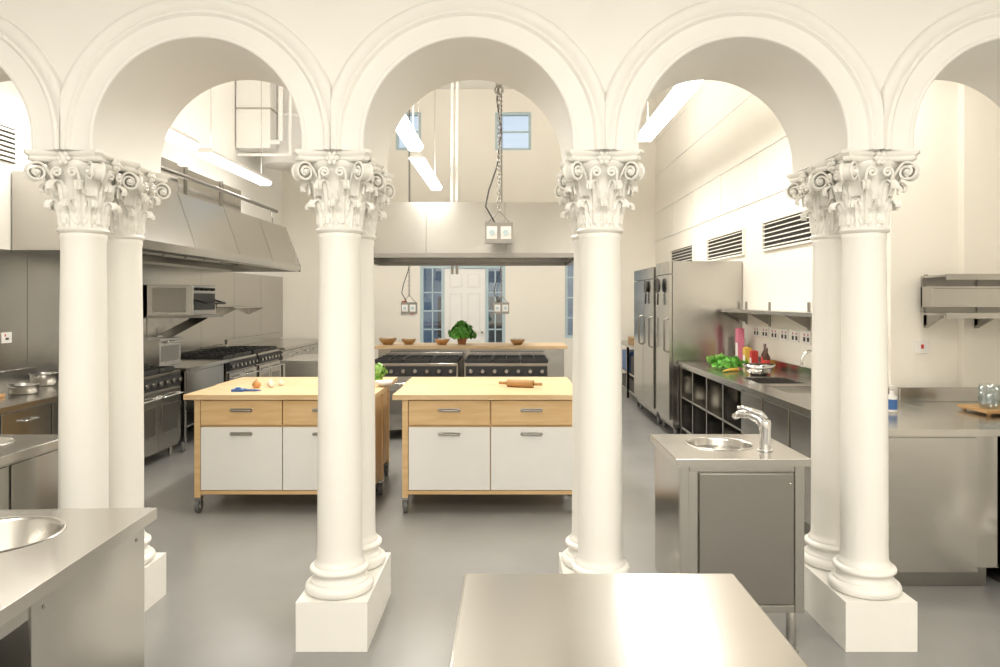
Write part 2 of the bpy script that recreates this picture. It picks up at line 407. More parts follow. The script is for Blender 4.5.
b.tube([(1.20, 3.42, 0.97), (1.195, 3.424, 1.025), (1.175, 3.44, 1.055), (1.14, 3.465, 1.07), (1.10, 3.49, 1.068), (1.08, 3.51, 1.05)], [0.022, 0.024, 0.023, 0.020, 0.018, 0.015], CHROME, 16)
b.tube([(1.20, 3.42, 1.05), (1.18, 3.43, 1.078), (1.12, 3.45, 1.10), (1.08, 3.46, 1.104)], [0.018, 0.016, 0.011, 0.008], CHROME, 12)
ob = b.build('mixer_tap'); ob.location.x += DX

# ------------------------------------------------------------------ right counter run
b = B(); YE = 8.45
hs = [(2.15, 2.55, 5.55, 6.05), (2.15, 2.55, 6.2, 6.7)]
holed(b, 1.97, 2.735, 4.0, YE, hs, lambda b, a, c, z0, z1, m: b.box(a, c, z0, z1, 0.862, 0.90, m), STEELH)
for (x0, x1, y0, y1) in hs:
    b.box(x0, x1, y0, y1, 0.66, 0.67, STEELD)
    b.box(x0-0.005, x0, y0, y1, 0.66, 0.901, STEEL); b.box(x1, x1+0.005, y0, y1, 0.66, 0.901, STEEL)
    b.box(x0, x1, y0-0.005, y0, 0.66, 0.901, STEEL); b.box(x0, x1, y1, y1+0.005, 0.66, 0.901, STEEL)
b.box(2.72, 2.735, 5.21, YE, 0.90, 1.0, STEEL)
b.box(2.0, 2.73, 4.03, 6.2, 0.12, 0.862, STEEL)
b.box(2.0, 2.61, 4.015, 4.03, 0.10, 0.85, STEEL)
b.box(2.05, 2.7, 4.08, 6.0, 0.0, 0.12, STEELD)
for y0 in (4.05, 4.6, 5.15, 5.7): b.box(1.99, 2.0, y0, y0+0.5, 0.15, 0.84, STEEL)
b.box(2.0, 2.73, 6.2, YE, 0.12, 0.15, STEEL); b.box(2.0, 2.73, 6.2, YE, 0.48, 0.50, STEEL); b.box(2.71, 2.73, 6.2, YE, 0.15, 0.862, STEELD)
for y in (6.2, 6.76, 7.32, 7.88, YE-0.03): b.box(2.0, 2.71, y, y+0.025, 0.0, 0.862, STEEL)
b.box(1.995, 2.01, 6.2, YE, 0.83, 0.862, STEEL)
b.build('steel_counter_run', 0.003)
b = B()
b.box(2.74, 3.88, 4.0, 5.12, 0.862, 0.90, STEELH); b.box(2.76, 3.88, 5.10, 5.125, 0.90, 1.0, STEEL)
b.box(2.75, 3.86, 4.03, 5.09, 0.12, 0.862, STEEL); b.box(2.75, 3.2, 4.015, 4.03, 0.10, 0.85, STEEL); b.box(2.8, 3.8, 4.08, 5.0, 0, 0.12, STEELD)
b.build('steel_base_cabinet', 0.003)
def pot(name, x, y, z, r, h, mat=STEEL):
    b = B(); b.lathe(x, y, [(0.0, z), (r*0.96, z), (r, z+0.01), (r, z+h), (r+0.006, z+h), (r+0.006, z+h-0.004), (r-0.003, z+h-0.004), (r-0.004, z+0.006), (0, z+0.006)], mat, 28)
    for s in (1, -1): b.tube([(x, y+s*r, z+h*0.8), (x-0.03, y+s*(r+0.03), z+h*0.8), (x+0.03, y+s*(r+0.03), z+h*0.8), (x, y+s*r, z+h*0.8)], 0.005, mat, 6)
    b.build(name)
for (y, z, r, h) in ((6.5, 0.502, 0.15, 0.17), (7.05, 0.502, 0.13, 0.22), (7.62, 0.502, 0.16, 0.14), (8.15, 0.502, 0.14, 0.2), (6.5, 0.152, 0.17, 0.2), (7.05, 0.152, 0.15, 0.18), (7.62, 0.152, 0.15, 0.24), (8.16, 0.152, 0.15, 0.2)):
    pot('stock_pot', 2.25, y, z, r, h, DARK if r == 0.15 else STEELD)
# wall shelf right
b = B()
b.box(2.47, 2.745, 5.4, 8.4, 1.50, 1.515, STEEL); b.box(2.465, 2.472, 5.4, 8.4, 1.48, 1.515, STEEL)
for y in (5.6, 6.6, 7.6, 8.35):
    b.prism([(2.745, 1.50), (2.745, 1.36), (2.73, 1.36), (2.50, 1.485), (2.50, 1.50)], 'y', y, y+0.012, STEELD); b.box(2.735, 2.748, y-0.015, y+0.027, 1.34, 1.60, STEELD)
b.build('wall_shelf', 0.001)
# sockets
def socket(name, pos, axis, w=0.086):
    x, y, z = pos; b = B()
    if axis == 'x+':
        b.box(x-0.012, x, y-w/2, y+w/2, z-0.055, z+0.055, WHITEP)
        for q in (-1, 1): b.box(x-0.015, x-0.012, y+q*w/4-0.022, y+q*w/4+0.022, z-0.035, z+0.005, BLACK); b.box(x-0.016, x-0.012, y+q*w/4-0.008, y+q*w/4+0.008, z+0.018, z+0.038, RED)
    if axis == 'x-':
        b.box(x, x+0.012, y-w/2, y+w/2, z-0.045, z+0.045, WHITEP); b.box(x+0.012, x+0.016, y-w/4, y-w/4+0.012, z+0.01, z+0.03, RED); b.box(x+0.012, x+0.014, y-0.02, y+0.02, z-0.02, z, DARK)
    if axis == 'y+': b.box(x-w/2, x+w/2, y-0.012, y, z-0.045, z+0.045, WHITEP); b.box(x-0.01, x+0.01, y-0.016, y-0.012, z-0.01, z+0.02, RED)
    b.build(name, 0.002)
for k in range(6): socket('wall_socket', (2.748, 6.65+0.27*k, 1.27), 'x+', 0.17)
# louvre vents
def vent(y0, y1, z0=2.165, z1=2.445, x=2.748):
    b = B(); t = 0.02
    b.box(x-0.003, x, y0, y1, z0, z1, BLACK)
    b.box(x-0.03, x, y0-t, y0, z0-t, z1+t, WALLP); b.box(x-0.03, x, y1, y1+t, z0-t, z1+t, WALLP)
    b.box(x-0.03, x, y0, y1, z0-t, z0, WALLP); b.box(x-0.03, x, y0, y1, z1, z1+t, WALLP)
    n = 6
    for k in range(n):
        z = z0+(k+0.5)*(z1-z0)/n
        b.prism([(x-0.030, z-0.004), (x-0.028, z-0.008), (x-0.004, z+0.004), (x-0.006, z+0.010)], 'y', y0, y1, WALLP)
    b.build('louvre_vent')
vent(6.43, 7.76); vent(8.43, 9.95); vent(10.75, 12.2)
for i, z in enumerate((2.72, 3.25, 3.95, 4.6)):
    b = B(); b.box(2.738, 2.75, 5.4, 13.58, z, z+0.016, WALLW); b.build('trim_%d' % (i+1))
for i, y in enumerate((6.6, 8.0, 9.4, 10.8, 12.2)):
    b = B(); b.box(2.744, 2.75, y, y+0.012, 2.735, 3.25, WALLW); b.build('trim_%d' % (i+5))
# steel shelf on return wall
b = B()
b.box(2.92, 3.86, 4.82, 5.12, 1.775, 1.79, STEEL); b.box(2.92, 3.86, 4.815, 4.825, 1.755, 1.795, STEEL)
b.box(2.92, 3.86, 4.98, 5.12, 1.57, 1.70, STEEL); b.box(2.92, 3.86, 4.95, 5.12, 1.70, 1.715, STEEL)
b.box(2.92, 3.86, 4.82, 5.12, 1.515, 1.53, STEEL); b.box(2.92, 3.86, 4.815, 4.825, 1.495, 1.535, STEEL)
b.box(2.92, 3.86, 5.10, 5.12, 1.53, 1.775, STEELD)
for x in (2.94, 3.30, 3.8):
    b.box(x, x+0.012, 5.08, 5.12, 1.44, 1.80, STEELD); b.prism([(5.12, 1.515), (5.12, 1.42), (5.09, 1.42), (4.90, 1.50), (4.90, 1.515)], 'x', x, x+0.012, STEELD)
b.build('gantry_shelf', 0.001)
socket('wall_socket', (2.97, 5.198, 1.28), 'y+', 0.1)
b = B(); b.box(2.95, 3.24, 4.45, 4.75, 0.916, 0.935, ROPIN)
for x in (2.97, 3.20):
    for y in (4.47, 4.71): b.box(x, x+0.02, y, y+0.02, 0.901, 0.916, ROPIN)
b.build('wooden_trivet', 0.003)
for (x, y, r, h) in ((3.03, 4.55, 0.06, 0.15), (3.17, 4.55, 0.055, 0.15), (3.1, 4.68, 0.05, 0.12)):
    b = B(); b.lathe(x, y, [(0, 0.9355), (r*0.85, 0.9355), (r, 0.9355+h*0.3), (r, 0.9355+h), (r-0.004, 0.9355+h), (r-0.004, 0.9355+h*0.3), (r*0.8, 0.944), (0, 0.944)], GLASS, 28); b.build('glass_beaker')
b = B(); b.lathe(2.45, 4.62, [(0, 0.901), (0.03, 0.901), (0.032, 0.91), (0.032, 1.0), (0.012, 1.02), (0.012, 1.04), (0, 1.04)], WHITEP, 20)
b.lathe(2.45, 4.62, [(0.0325, 0.92), (0.0325, 0.985)], BLUE, 20); b.cyl((2.45, 4.62, 1.04), (2.45, 4.62, 1.06), 0.006, WHITEP, 8); b.box(2.41, 2.46, 4.61, 4.63, 1.06, 1.07, WHITEP); b.build('soap_bottle')
b = B(); b.cyl((2.66, 6.12, 0.901), (2.66, 6.12, 0.98), 0.02, CHROME, 16); b.tube([(2.66, 6.12, 0.96)]+[(2.66-0.09+0.09*math.cos(a), 6.12, 1.1+0.09*math.sin(a)) for a in [pi*k/8 for k in range(9)]]+[(2.48, 6.12, 1.06)], 0.011, CHROME, 10); b.build('mixer_tap')

# fridges
def fridge(x0, x1, y0, y1, h=2.08, doors=1):
    b = B()
    b.box(x0+0.04, x1, y0, y1, 0.14, h, STEEL)
    n = doors; w = (y1-y0)/n
    for k in range(n):
        b.box(x0, x0+0.035, y0+k*w+0.008, y0+(k+1)*w-0.008, 0.20, h-0.16, STEEL)
        b.tube([(x0, y0+k*w+0.08, 1.0), (x0-0.04, y0+k*w+0.08, 1.02), (x0-0.04, y0+k*w+0.08, 1.38), (x0, y0+k*w+0.08, 1.40)], 0.012, STEELD, 8)
    b.box(x0, x0+0.035, y0+0.008, y1-0.008, h-0.15, h, STEEL)
    b.box(x0+0.05, x1, y0+0.03, y1-0.03, 0.10, 0.14, STEELD)
    for x in (x0+0.1, x1-0.1):
        for y in (y0+0.1, y1-0.1): b.castor(x, y, 0.05, 0.14)
    b.build('upright_fridge', 0.005)
fridge(1.88, 2.74, 8.50, 9.30); fridge(1.86, 2.74, 9.34, 10.8, 2.05, 2)
b = B(); b.box(1.9, 2.72, 10.9, 12.9, 0.86, 0.90, STEEL); b.box(1.95, 2.72, 10.95, 12.85, 0.4, 0.43, STEEL); b.box(1.95, 2.72, 10.95, 12.85, 0.12, 0.15, STEEL)
for y in (10.92, 11.9, 12.84):
    for x in (1.93, 2.68): b.box(x, x+0.04, y, y+0.04, 0, 0.86, STEEL)
b.box(1.98, 2.6, 11.0, 11.8, 0.43, 0.7, DARK); b.box(1.98, 2.6, 11.95, 12.7, 0.43, 0.75, BLUE); b.box(1.98, 2.6, 11.0, 12.7, 0.15, 0.33, DARK)
b.box(2.0, 2.4, 11.1, 11.5, 0.9, 1.02, WHITEP); b.box(2.0, 2.4, 11.7, 12.2, 0.9, 1.0, ROPIN)
b.build('steel_rack', 0.002)
for (y, r) in ((8.95, 0.10), (9.75, 0.09)):
    b = B(); b.tube([(1.855, y, 1.80), (1.828, y, 1.80)], [r*0.8, r], DARK, 24); b.tube([(1.84, y, 1.80-r), (1.835, y, 1.80-r-0.14)], 0.011, BLACK, 8); b.build('frying_pan')

# things on right counter
def leaves(b, c, R, n, size, mat, flat=0.6, up=0.5):
    for _ in range(n):
        d = Vector((random.gauss(0, 1), random.gauss(0, 1), random.gauss(up, 0.8))).normalized()
        p = Vector(c)+Vector((d.x*R*random.uniform(.4, 1), d.y*R*random.uniform(.4, 1), max(0.0, d.z)*R*flat*random.uniform(.5, 1.2)))
        t = d.cross(Vector((random.random(), random.random(), 0.3))).normalized(); s_ = size*random.uniform(.6, 1.2); w = d.cross(t)
        if t.z < 0: t = -t
        b.add([p-t*s_*0.1, p+t*s_*0.5+w*s_*0.35+d*0.2*s_, p+t*s_*1.0+d*s_*0.1, p+t*s_*0.5-w*s_*0.35+d*0.2*s_], [(0, 1, 2), (0, 2, 3)], mat)
b = B(); leaves(b, (2.25, 7.45, 0.935), 0.20, 170, 0.08, GREEN, 0.3); leaves(b, (2.3, 7.85, 0.935), 0.15, 100, 0.08, GREEN2, 0.35)
b.tube([(2.1, 7.1, 0.918), (2.2, 7.22, 0.92), (2.3, 7.27, 0.92)], [0.004, 0.014, 0.018], YEL, 10); b.build('fresh_vegetables')
b = B(); b.lathe(2.40, 6.95, [(0, 0.901), (0.07, 0.901), (0.10, 0.92), (0.15, 1.0), (0.155, 1.0), (0.102, 0.915), (0.0, 0.908)], CHROME, 32); b.build('mixing_bowl')
for (x, y, w, h, m) in ((2.55, 8.05, 0.10, 0.40, PINK), (2.55, 7.8, 0.09, 0.20, YEL), (2.62, 8.22, 0.12, 0.28, WHITEP), (2.55, 7.6, 0.07, 0.18, RED)):
    b = B(); b.box(x, x+0.07, y, y+w, 0.901, 0.90+h, m); b.box(x-0.002, x, y+0.01, y+w-0.01, 0.93, 0.90+h*0.6, WHITEP); b.box(x+0.02, x+0.05, y, y+w, 0.9+h, 0.9+h+0.008, m); b.build('food_packet', 0.003)
for (x, y, h) in ((2.62, 7.4, 0.27), (2.58, 7.24, 0.24)):
    b = B(); b.lathe(x, y, [(0, 0.901), (0.035, 0.901), (0.036, 0.91), (0.036, 0.90+h*0.6), (0.013, 0.90+h*0.78), (0.013, 0.90+h), (0, 0.90+h)], BOTTLE, 20); b.lathe(x, y, [(0.0368, 0.93), (0.0368, 0.90+h*0.5)], RED, 20); b.build('sauce_bottle')

# ------------------------------------------------------------------ wooden islands
def island(w=1.44, d=0.62):
    b = B(); h = w/2
    b.box(-h, h, 0, d, 0.866, 0.905, BUTCH)
    L, R, F, K = -h+0.07, h-0.03, 0.03, d-0.03
    for x in (L, R-0.045):
        for y in (F, K-0.045): b.box(x, x+0.045, y, y+0.045, 0.12, 0.866, BIRCH)
    b.box(L+0.01, L+0.03, F+0.045, K-0.045, 0.155, 0.866, BIRCH); b.box(R-0.03, R-0.01, F+0.045, K-0.045, 0.155, 0.866, BIRCH)
    b.box(L+0.045, R-0.045, F+0.02, K-0.02, 0.155, 0.18, BIRCH); b.box(L+0.045, R-0.045, K-0.02, K-0.005, 0.155, 0.866, BIRCH)
    b.box(L+0.045, R-0.045, F+0.025, F+0.045, 0.18, 0.866, BIRCH)
    b.box(L+0.045, R-0.045, F, F+0.03, 0.145, 0.172, BIRCH)
    a0, a1 = L+0.05, R-0.05; mid = (a0+a1)/2
    for (p, q) in ((a0, mid-0.004), (mid+0.004, a1)):
        b.box(p, q, F-0.002, F+0.025, 0.672, 0.858, BIRCH)
        b.box(p, q, F-0.002, F+0.025, 0.178, 0.655, LAMI)
        for z in (0.785, 0.605):
            c = (p+q)/2
            b.tube([(c-0.08, F, z), (c-0.075, F-0.025, z), (c+0.075, F-0.025, z), (c+0.08, F, z)], 0.008, STEELD, 8)
            b.box(c-0.082, c+0.082, F-0.006, F-0.002, z-0.014, z+0.014, CHROME)
    for x in (L+0.022, R-0.022):
        for y in (F+0.03, K-0.022): b.castor(x, y, 0.05, 0.125)
    return b
isl = island().build('kitchen_island_unit', 0.003, origin=False, loc=(-1.745, 5.43, 0))
clone(isl, (-0.168, 5.43, 0)); 
clone(isl, (-1.765, 6.69, 0), pi); clone(isl, (-0.188, 6.69, 0), pi)
T = 0.9055
for (x, y, r, m) in ((-2.06, 5.85, 0.035, ONION), (-1.98, 5.95, 0.03, GARL), (-1.91, 6.0, 0.025, GARL), (-1.95, 5.88, 0.022, GARL)):
    b = B(); b.lathe(x, y, [(0, T), (r*0.6, T), (r, T+r*0.7), (r*0.85, T+r*1.3), (r*0.3, T+r*1.7), (r*0.12, T+r*2.1), (0, T+r*2.15)], m, 18); b.build('onion' if m is ONION else 'garlic_bulb')
b = B(); b.box(-2.17, -2.08, 5.60, 5.68, T, T+0.018, BLUE); b.tube([(-2.12, 5.64, T+0.01), (-1.98, 5.62, T+0.01), (-1.95, 5.64, T+0.008)], [0.01, 0.008, 0.003], BLUE, 8); b.cyl((-2.13, 5.64, T+0.018), (-2.13, 5.64, T+0.03), 0.02, BLUE, 16); b.build('vegetable_peeler')
b = B(); leaves(b, (-1.15, 6.25, T+0.06), 0.085, 110, 0.06, GREEN2, 0.9); leaves(b, (-1.15, 6.25, T+0.04), 0.06, 60, 0.06, GREEN, 0.9); b.sph((-1.15, 6.25, T+0.05), 0.05, GREEN2, (1, 1, .98)); b.build('lettuce')
b = B(); b.lathe(-1.04, 5.95, [(0, T), (0.04, T), (0.075, T+0.045), (0.078, T+0.045), (0.043, T+0.006), (0, T+0.006)], WHITEP, 28); b.build('small_bowl')
b = B(); b.cyl((-0.02, 5.93, T+0.031), (0.19, 5.86, T+0.031), 0.031, ROPIN, 20)
b.cyl((-0.09, 5.953, T+0.031), (-0.02, 5.93, T+0.031), 0.012, ROPIN, 12, 0.014); b.cyl((0.19, 5.86, T+0.031), (0.26, 5.837, T+0.031), 0.014, ROPIN, 12, 0.012); b.build('rolling_pin')

# ------------------------------------------------------------------ ranges
def cooker(w=0.98, d=0.8, nb=3):
    b = B(); h = w/2
    b.box(-h, h, 0.02, d, 0.12, 0.86, STEEL)
    b.box(-h, h, 0, d, 0.86, 0.89, STEEL)
    b.box(-h+0.02, h-0.02, -0.01, 0.02, 0.74, 0.855, BLACK)
    for k in range(2*nb+1):
        x = -h+0.08+k*(w-0.16)/(2*nb); b.cyl((x, -0.045, 0.80), (x, -0.01, 0.80), 0.022, STEEL, 14)
    for s in (-1, 1):
        x0, x1 = (-h+0.02, -0.005) if s < 0 else (0.005, h-0.02)
        b.box(x0, x1, -0.01, 0.02, 0.17, 0.72, STEEL); b.box(x0+0.07, x1-0.07, -0.013, -0.01, 0.30, 0.58, STEELD)
        b.tube([(x0+0.04, -0.01, 0.66), (x0+0.04, -0.05, 0.66), (x1-0.04, -0.05, 0.66), (x1-0.04, -0.01, 0.66)], 0.010, CHROME, 8)
    for i in range(nb):
        for j in range(2):
            cx = -h+(i+0.5)*w/nb; cy = 0.06+(j+0.5)*(d-0.14)/2; e = w/nb/2-0.012; f = (d-0.14)/4-0.008
            b.box(cx-e, cx+e, cy-f, cy+f, 0.89, 0.896, BLACK)
            b.cyl((cx, cy, 0.896), (cx, cy, 0.912), 0.045, BLACK, 18)
            for q in (-1, 1):
                b.box(cx+q*e-0.007, cx+q*e+0.007, cy-f, cy+f, 0.896, 0.93, BLACK); b.box(cx-e, cx+e, cy+q*f-0.007, cy+q*f+0.007, 0.896, 0.93, BLACK)
            b.box(cx-e, cx-0.03, cy-0.006, cy+0.006, 0.915, 0.935, BLACK); b.box(cx+0.03, cx+e, cy-0.006, cy+0.006, 0.915, 0.935, BLACK)
            b.box(cx-0.006, cx+0.006, cy-f, cy-0.03, 0.915, 0.935, BLACK); b.box(cx-0.006, cx+0.006, cy+0.03, cy+f, 0.915, 0.935, BLACK)
    b.box(-h, h, d-0.03, d, 0.89, 0.96, STEEL)
    for x in (-h+0.06, h-0.06):
        for y in (0.08, d-0.08): b.cyl((x, y, 0), (x, y, 0.12), 0.022, STEEL, 12)
    return b
rg = cooker().build('gas_range', 0.003, origin=False, loc=(-1.09, 8.3, 0))
clone(rg, (-0.04, 8.3, 0))
clone(rg, (-3.45, 7.05, 0), pi/2); clone(rg, (-3.45, 9.3, 0), pi/2); clone(rg, (-3.45, 10.35, 0), pi/2)
def lcounter(y0, y1):
    b = B(); b.box(-4.28, -3.40, y0, y1, 0.862, 0.90, STEELH); b.box(-4.28, -4.265, y0, y1, 0.90, 1.02, STEEL)
    b.box(-4.27, -3.455, y0+0.01, y1-0.01, 0.12, 0.862, STEEL)
    n = max(1, round((y1-y0)/0.55)); w = (y1-y0-0.02)/n
    for k in range(n):
        b.box(-3.452, -3.435, y0+0.01+k*w+0.008, y0+0.01+(k+1)*w-0.008, 0.15, 0.84, STEEL)
        yc = y0+0.01+(k+0.5)*w; b.tube([(-3.435, yc-0.07, 0.77), (-3.405, yc-0.07, 0.77), (-3.405, yc+0.07, 0.77), (-3.435, yc+0.07, 0.77)], 0.007, CHROME, 8)
    for x in (-4.2, -3.5):
        for y in (y0+0.08, y1-0.08): b.cyl((x, y, 0), (x, y, 0.12), 0.022, STEEL, 12)
    b.build('steel_base_cabinet', 0.003)
lcounter(4.3, 6.5); lcounter(10.87, 13.4)
b = B(); b.box(-4.25, -3.42, 7.62, 8.74, 0.862, 0.90, STEELH); b.box(-4.2, -3.47, 7.66, 8.70, 0.25, 0.27, STEEL); b.box(-4.2, -3.47, 7.66, 8.70, 0.55, 0.862, STEEL)
for x in (-4.2, -3.5):
    for y in (7.66, 8.66): b.box(x, x+0.04, y, y+0.04, 0.13, 0.862, STEEL); b.castor(x+0.02, y+0.02, 0.055, 0.135)
b.box(-3.468, -3.455, 7.71, 8.65, 0.60, 0.84, STEEL)
b.build('steel_trolley', 0.003)
b = B()
for k in range(8): b.box(XL+0.002, XL+0.012, 4.0+k*1.2, 4.0+(k+1)*1.2-0.006, 0.92, 2.05, STEEL)
b.build('steel_splashback')
b = B(); b.box(-4.26, -3.72, 8.45, 9.10, 1.44, 1.80, STEEL); b.box(-3.72, -3.715, 8.48, 9.07, 1.50, 1.70, BLACK); b.box(-4.26, -3.62, 8.45, 9.10, 1.41, 1.44, STEELD)
b.box(-4.2, -3.8, 8.445, 8.45, 1.48, 1.76, STEELD)
for k in range(4): b.cyl((-3.72, 8.55+0.15*k, 1.75), (-3.69, 8.55+0.15*k, 1.75), 0.018, BLACK, 12)
b.tube([(-3.72, 8.5, 1.62), (-3.58, 8.5, 1.58), (-3.58, 9.05, 1.58), (-3.72, 9.05, 1.62)], 0.012, BLACK, 8)
for yy in (8.5, 9.03): b.prism([(-4.285, 1.41), (-4.285, 1.03), (-4.26, 1.03), (-4.25, 1.15), (-3.8, 1.39), (-3.8, 1.41)], 'y', yy, yy+0.02, STEEL)
b.build('salamander_grill', 0.004)
b = B(); b.box(-4.285, -4.02, 10.5, 12.0, 1.50, 1.515, STEEL); b.box(-4.285, -4.27, 10.5, 12, 1.48, 1.56, STEEL)
for y in (10.7, 11.8): b.prism([(-4.285, 1.50), (-4.285, 1.38), (-4.05, 1.49), (-4.05, 1.50)], 'y', y, y+0.012, STEEL)
b.build('wall_shelf')
for y in (5.95, 6.12): socket('wall_socket', (XL+0.013, y, 1.30), 'x-', 0.12)
for y in (8.0, 8.2): socket('wall_socket', (XL+0.013, y, 1.25), 'x-', 0.12)
pot('saucepan', -3.75, 5.55, 0.901, 0.10, 0.07, STEELD); pot('saucepan', -3.95, 6.1, 0.901, 0.10, 0.10, STEELD)
b = B(); b.box(-4.1, -3.75, 5.0, 5.35, 0.901, 0.925, ROPIN); b.box(-4.05, -3.8, 5.05, 5.3, 0.925, 0.94, BUTCH); b.build('chopping_board', 0.003)
b = B(); b.box(-4.2, -3.75, 7.7, 8.2, 0.901, 1.18, STEEL); b.box(-3.75, -3.745, 7.75, 8.15, 0.95, 1.12, STEELD); b.tube([(-3.75, 7.8, 1.15), (-3.70, 7.8, 1.16), (-3.70, 8.1, 1.16), (-3.75, 8.1, 1.15)], 0.01, CHROME, 8); b.box(-4.22, -3.73, 7.68, 8.22, 1.18, 1.20, STEEL); b.build('countertop_oven', 0.004)

# ------------------------------------------------------------------ extraction hoods
b = B(); y0, y1 = 6.2, 11.0
prof = [(-4.285, 2.05), (-4.285, 2.73), (-3.42, 2.73), (-3.22, 2.15), (-3.20, 2.15), (-3.20, 2.07), (-3.23, 2.05), (-3.26, 2.07), (-3.28, 2.20), (-3.46, 2.68), (-4.20, 2.68), (-4.20, 2.07)]
nP = len(prof); vs = [(p, y, q) for y in (y0, y1) for p, q in prof]
b.add(vs, [(i, (i+1) % nP, nP+(i+1) % nP, nP+i) for i in range(nP)], STEEL)
for ya in (y0-0.004, y1-0.016):
    b.prism([(-4.285, 2.05), (-3.20, 2.05), (-3.20, 2.15), (-3.42, 2.73), (-4.285, 2.73)], 'y', ya, ya+0.02, STEEL)
for k in range(8): 
    yy = y0+0.15+k*0.58; b.prism([(-4.19, 2.15), (-4.17, 2.15), (-3.95, 2.6), (-3.97, 2.6)], 'y', yy, yy+0.54, STEELD)
for k in range(1, 4): b.add([(-3.215, y0+k*1.2, 2.155), (-3.215, y0+k*1.2+0.01, 2.155), (-3.418, y0+k*1.2+0.01, 2.735), (-3.418, y0+k*1.2, 2.735)], [(0, 1, 2, 3)], STEELD)
b.build('extraction_hood')
HZ = 2.09
b = B(); b.box(-1.80, 0.80, 7.95, 9.9, 2.64, 2.70, STEEL)
b.box(-1.80, 0.80, 7.95, 7.97, HZ+.04, 2.64, STEEL); b.box(-1.80, 0.80, 9.88, 9.9, HZ+.04, 2.64, STEEL); b.box(-1.80, -1.78, 7.97, 9.88, HZ+.04, 2.64, STEEL); b.box(0.78, 0.80, 7.97, 9.88, HZ+.04, 2.64, STEEL)
b.box(-1.83, 0.83, 7.92, 7.99, HZ, HZ+0.05, STEELD); b.box(-1.83, 0.83, 9.86, 9.93, HZ, HZ+0.05, STEELD); b.box(-1.83, -1.76, 7.99, 9.86, HZ, HZ+0.05, STEELD); b.box(0.76, 0.83, 7.99, 9.86, HZ, HZ+0.05, STEELD)
b.box(-1.78, 0.78, 8.35, 9.5, 2.24, 2.28, STEELD)
for x in (-0.93, -0.06): b.box(x, x+0.008, 7.946, 7.95, HZ+.05, 2.70, STEELD)
for x in (-1.7, 0.7):
    for y in (8.1, 9.7): b.cyl((x, y, 2.70), (x, y, ZC), 0.008, STEEL, 8)
b.build('island_extraction_hood')
b = B(); b.box(-4.2, -3.6, 7.0, 7.8, 2.76, 3.10, STEEL); b.box(-4.2, -3.7, 7.8, 9.9, 2.82, 3.12, STEEL); b.box(-4.22, -3.68, 8.2, 8.24, 2.80, 3.14, STEELD); b.box(-4.22, -3.68, 9.2, 9.24, 2.80, 3.14, STEELD)
for y in (7.1, 7.7, 9.7): b.box(-4.1, -3.7, y, y+0.03, 2.736, 2.83, STEELD)
b.tube([(-3.5, 6.4, 2.95), (-3.5, 10.8, 2.95)], 0.025, STEELD, 10); b.tube([(-3.5, 6.6, 2.95), (-3.5, 6.6, 2.736)], 0.015, STEELD, 8); b.tube([(-3.5, 10.6, 2.95), (-3.5, 10.6, 2.736)], 0.015, STEELD, 8)
b.build('steel_duct')
b = B(); b.lathe(-3.72, 12.05, [(0.38, 3.85), (0.40, 3.86), (0.40, 4.6), (0.415, 4.6), (0.415, 4.66), (0.40, 4.66), (0.40, ZC)], WHITEP, 36)
b.lathe(-3.72, 12.05, [(0.0, 3.85), (0.38, 3.85)], WHITEP, 36)
b.build('ventilation_duct')
b = B(); b.box(-4.28, -3.75, 11.25, 11.56, 4.0, 5.3, WHITEP); b.box(-4.28, -3.73, 11.24, 11.57, 4.6, 4.63, STEEL); b.tube([(-3.6, 11.3, 4.1), (-3.6, 11.3, ZC)], 0.04, WHITEP, 12); b.tube([(-3.45, 11.3, 3.9), (-3.45, 11.3, ZC)], 0.025, WHITEP, 12); b.tube([(-4.28, 11.3, 4.1), (-3.6, 11.3, 4.1)], 0.04, WHITEP, 12); b.tube([(-4.28, 11.3, 3.9), (-3.45, 11.3, 3.9)], 0.025, WHITEP, 12); b.build('ventilation_unit', 0.004)
b = B(); x = XL
b.box(x, x+0.006, 5.5, 6.25, 2.8, 3.1, DARK)
for k in range(7):
    z = 2.82+k*0.042; b.prism([(x+0.004, z+0.01), (x+0.008, z+0.014), (x+0.024, z-0.01), (x+0.02, z-0.014)], 'y', 5.5, 6.25, WALLW)
b.build('louvre_vent')
b = B(); b.box(x, x+0.006, 11.3, 12.6, 2.45, 2.75, DARK)
for k in range(6):
    z = 2.475+k*0.05; b.prism([(x+0.004, z+0.01), (x+0.008, z+0.014), (x+0.024, z-0.01), (x+0.02, z-0.014)], 'y', 11.3, 12.6, WALLW)
b.build('louvre_vent')
b = B()
for xx in (-0.85, -0.78): b.cyl((xx, 10.6, 2.0), (xx, 10.6, ZC), 0.022, WHITEP, 10)
b.build('conduit_pipes')

# ------------------------------------------------------------------ pendant lamps
LC = (1, 0.95, 0.875)
def lamp(x, y0, y1, z=3.42, dn=32, up=17):
    b = B()
    b.prism([(x-0.06, z+0.09), (x+0.06, z+0.09), (x+0.10, z+0.03), (x-0.10, z+0.03)], 'y', y0, y1, WHITEP)
    b.prism([(x-0.10, z+0.03), (x+0.10, z+0.03), (x+0.07, z-0.02), (x-0.07, z-0.02)], 'y', y0+0.01, y1-0.01, TUBE)
    for y in (y0+0.2, y1-0.2): b.cyl((x, y, z+0.09), (x, y, ZC), 0.005, STEEL, 6)
    b.build('pendant_fluorescent_lamp')
    for (dz, rx, pw) in ((-0.03, 0, dn), (0.14, pi, up)):  # up-facing light is added above the housing to brighten upper walls
        L = bpy.data.lights.new('tube_or_added_uplight', 'AREA'); L.shape = 'RECTANGLE'; L.size = 0.16; L.size_y = (y1-y0)*0.95; L.energy = pw; L.color = LC
        o = bpy.data.objects.new('tube_or_added_uplight', L); sc.collection.objects.link(o); o.location = (x, (y0+y1)/2, z+dz); o.rotation_euler = (rx, 0, 0)
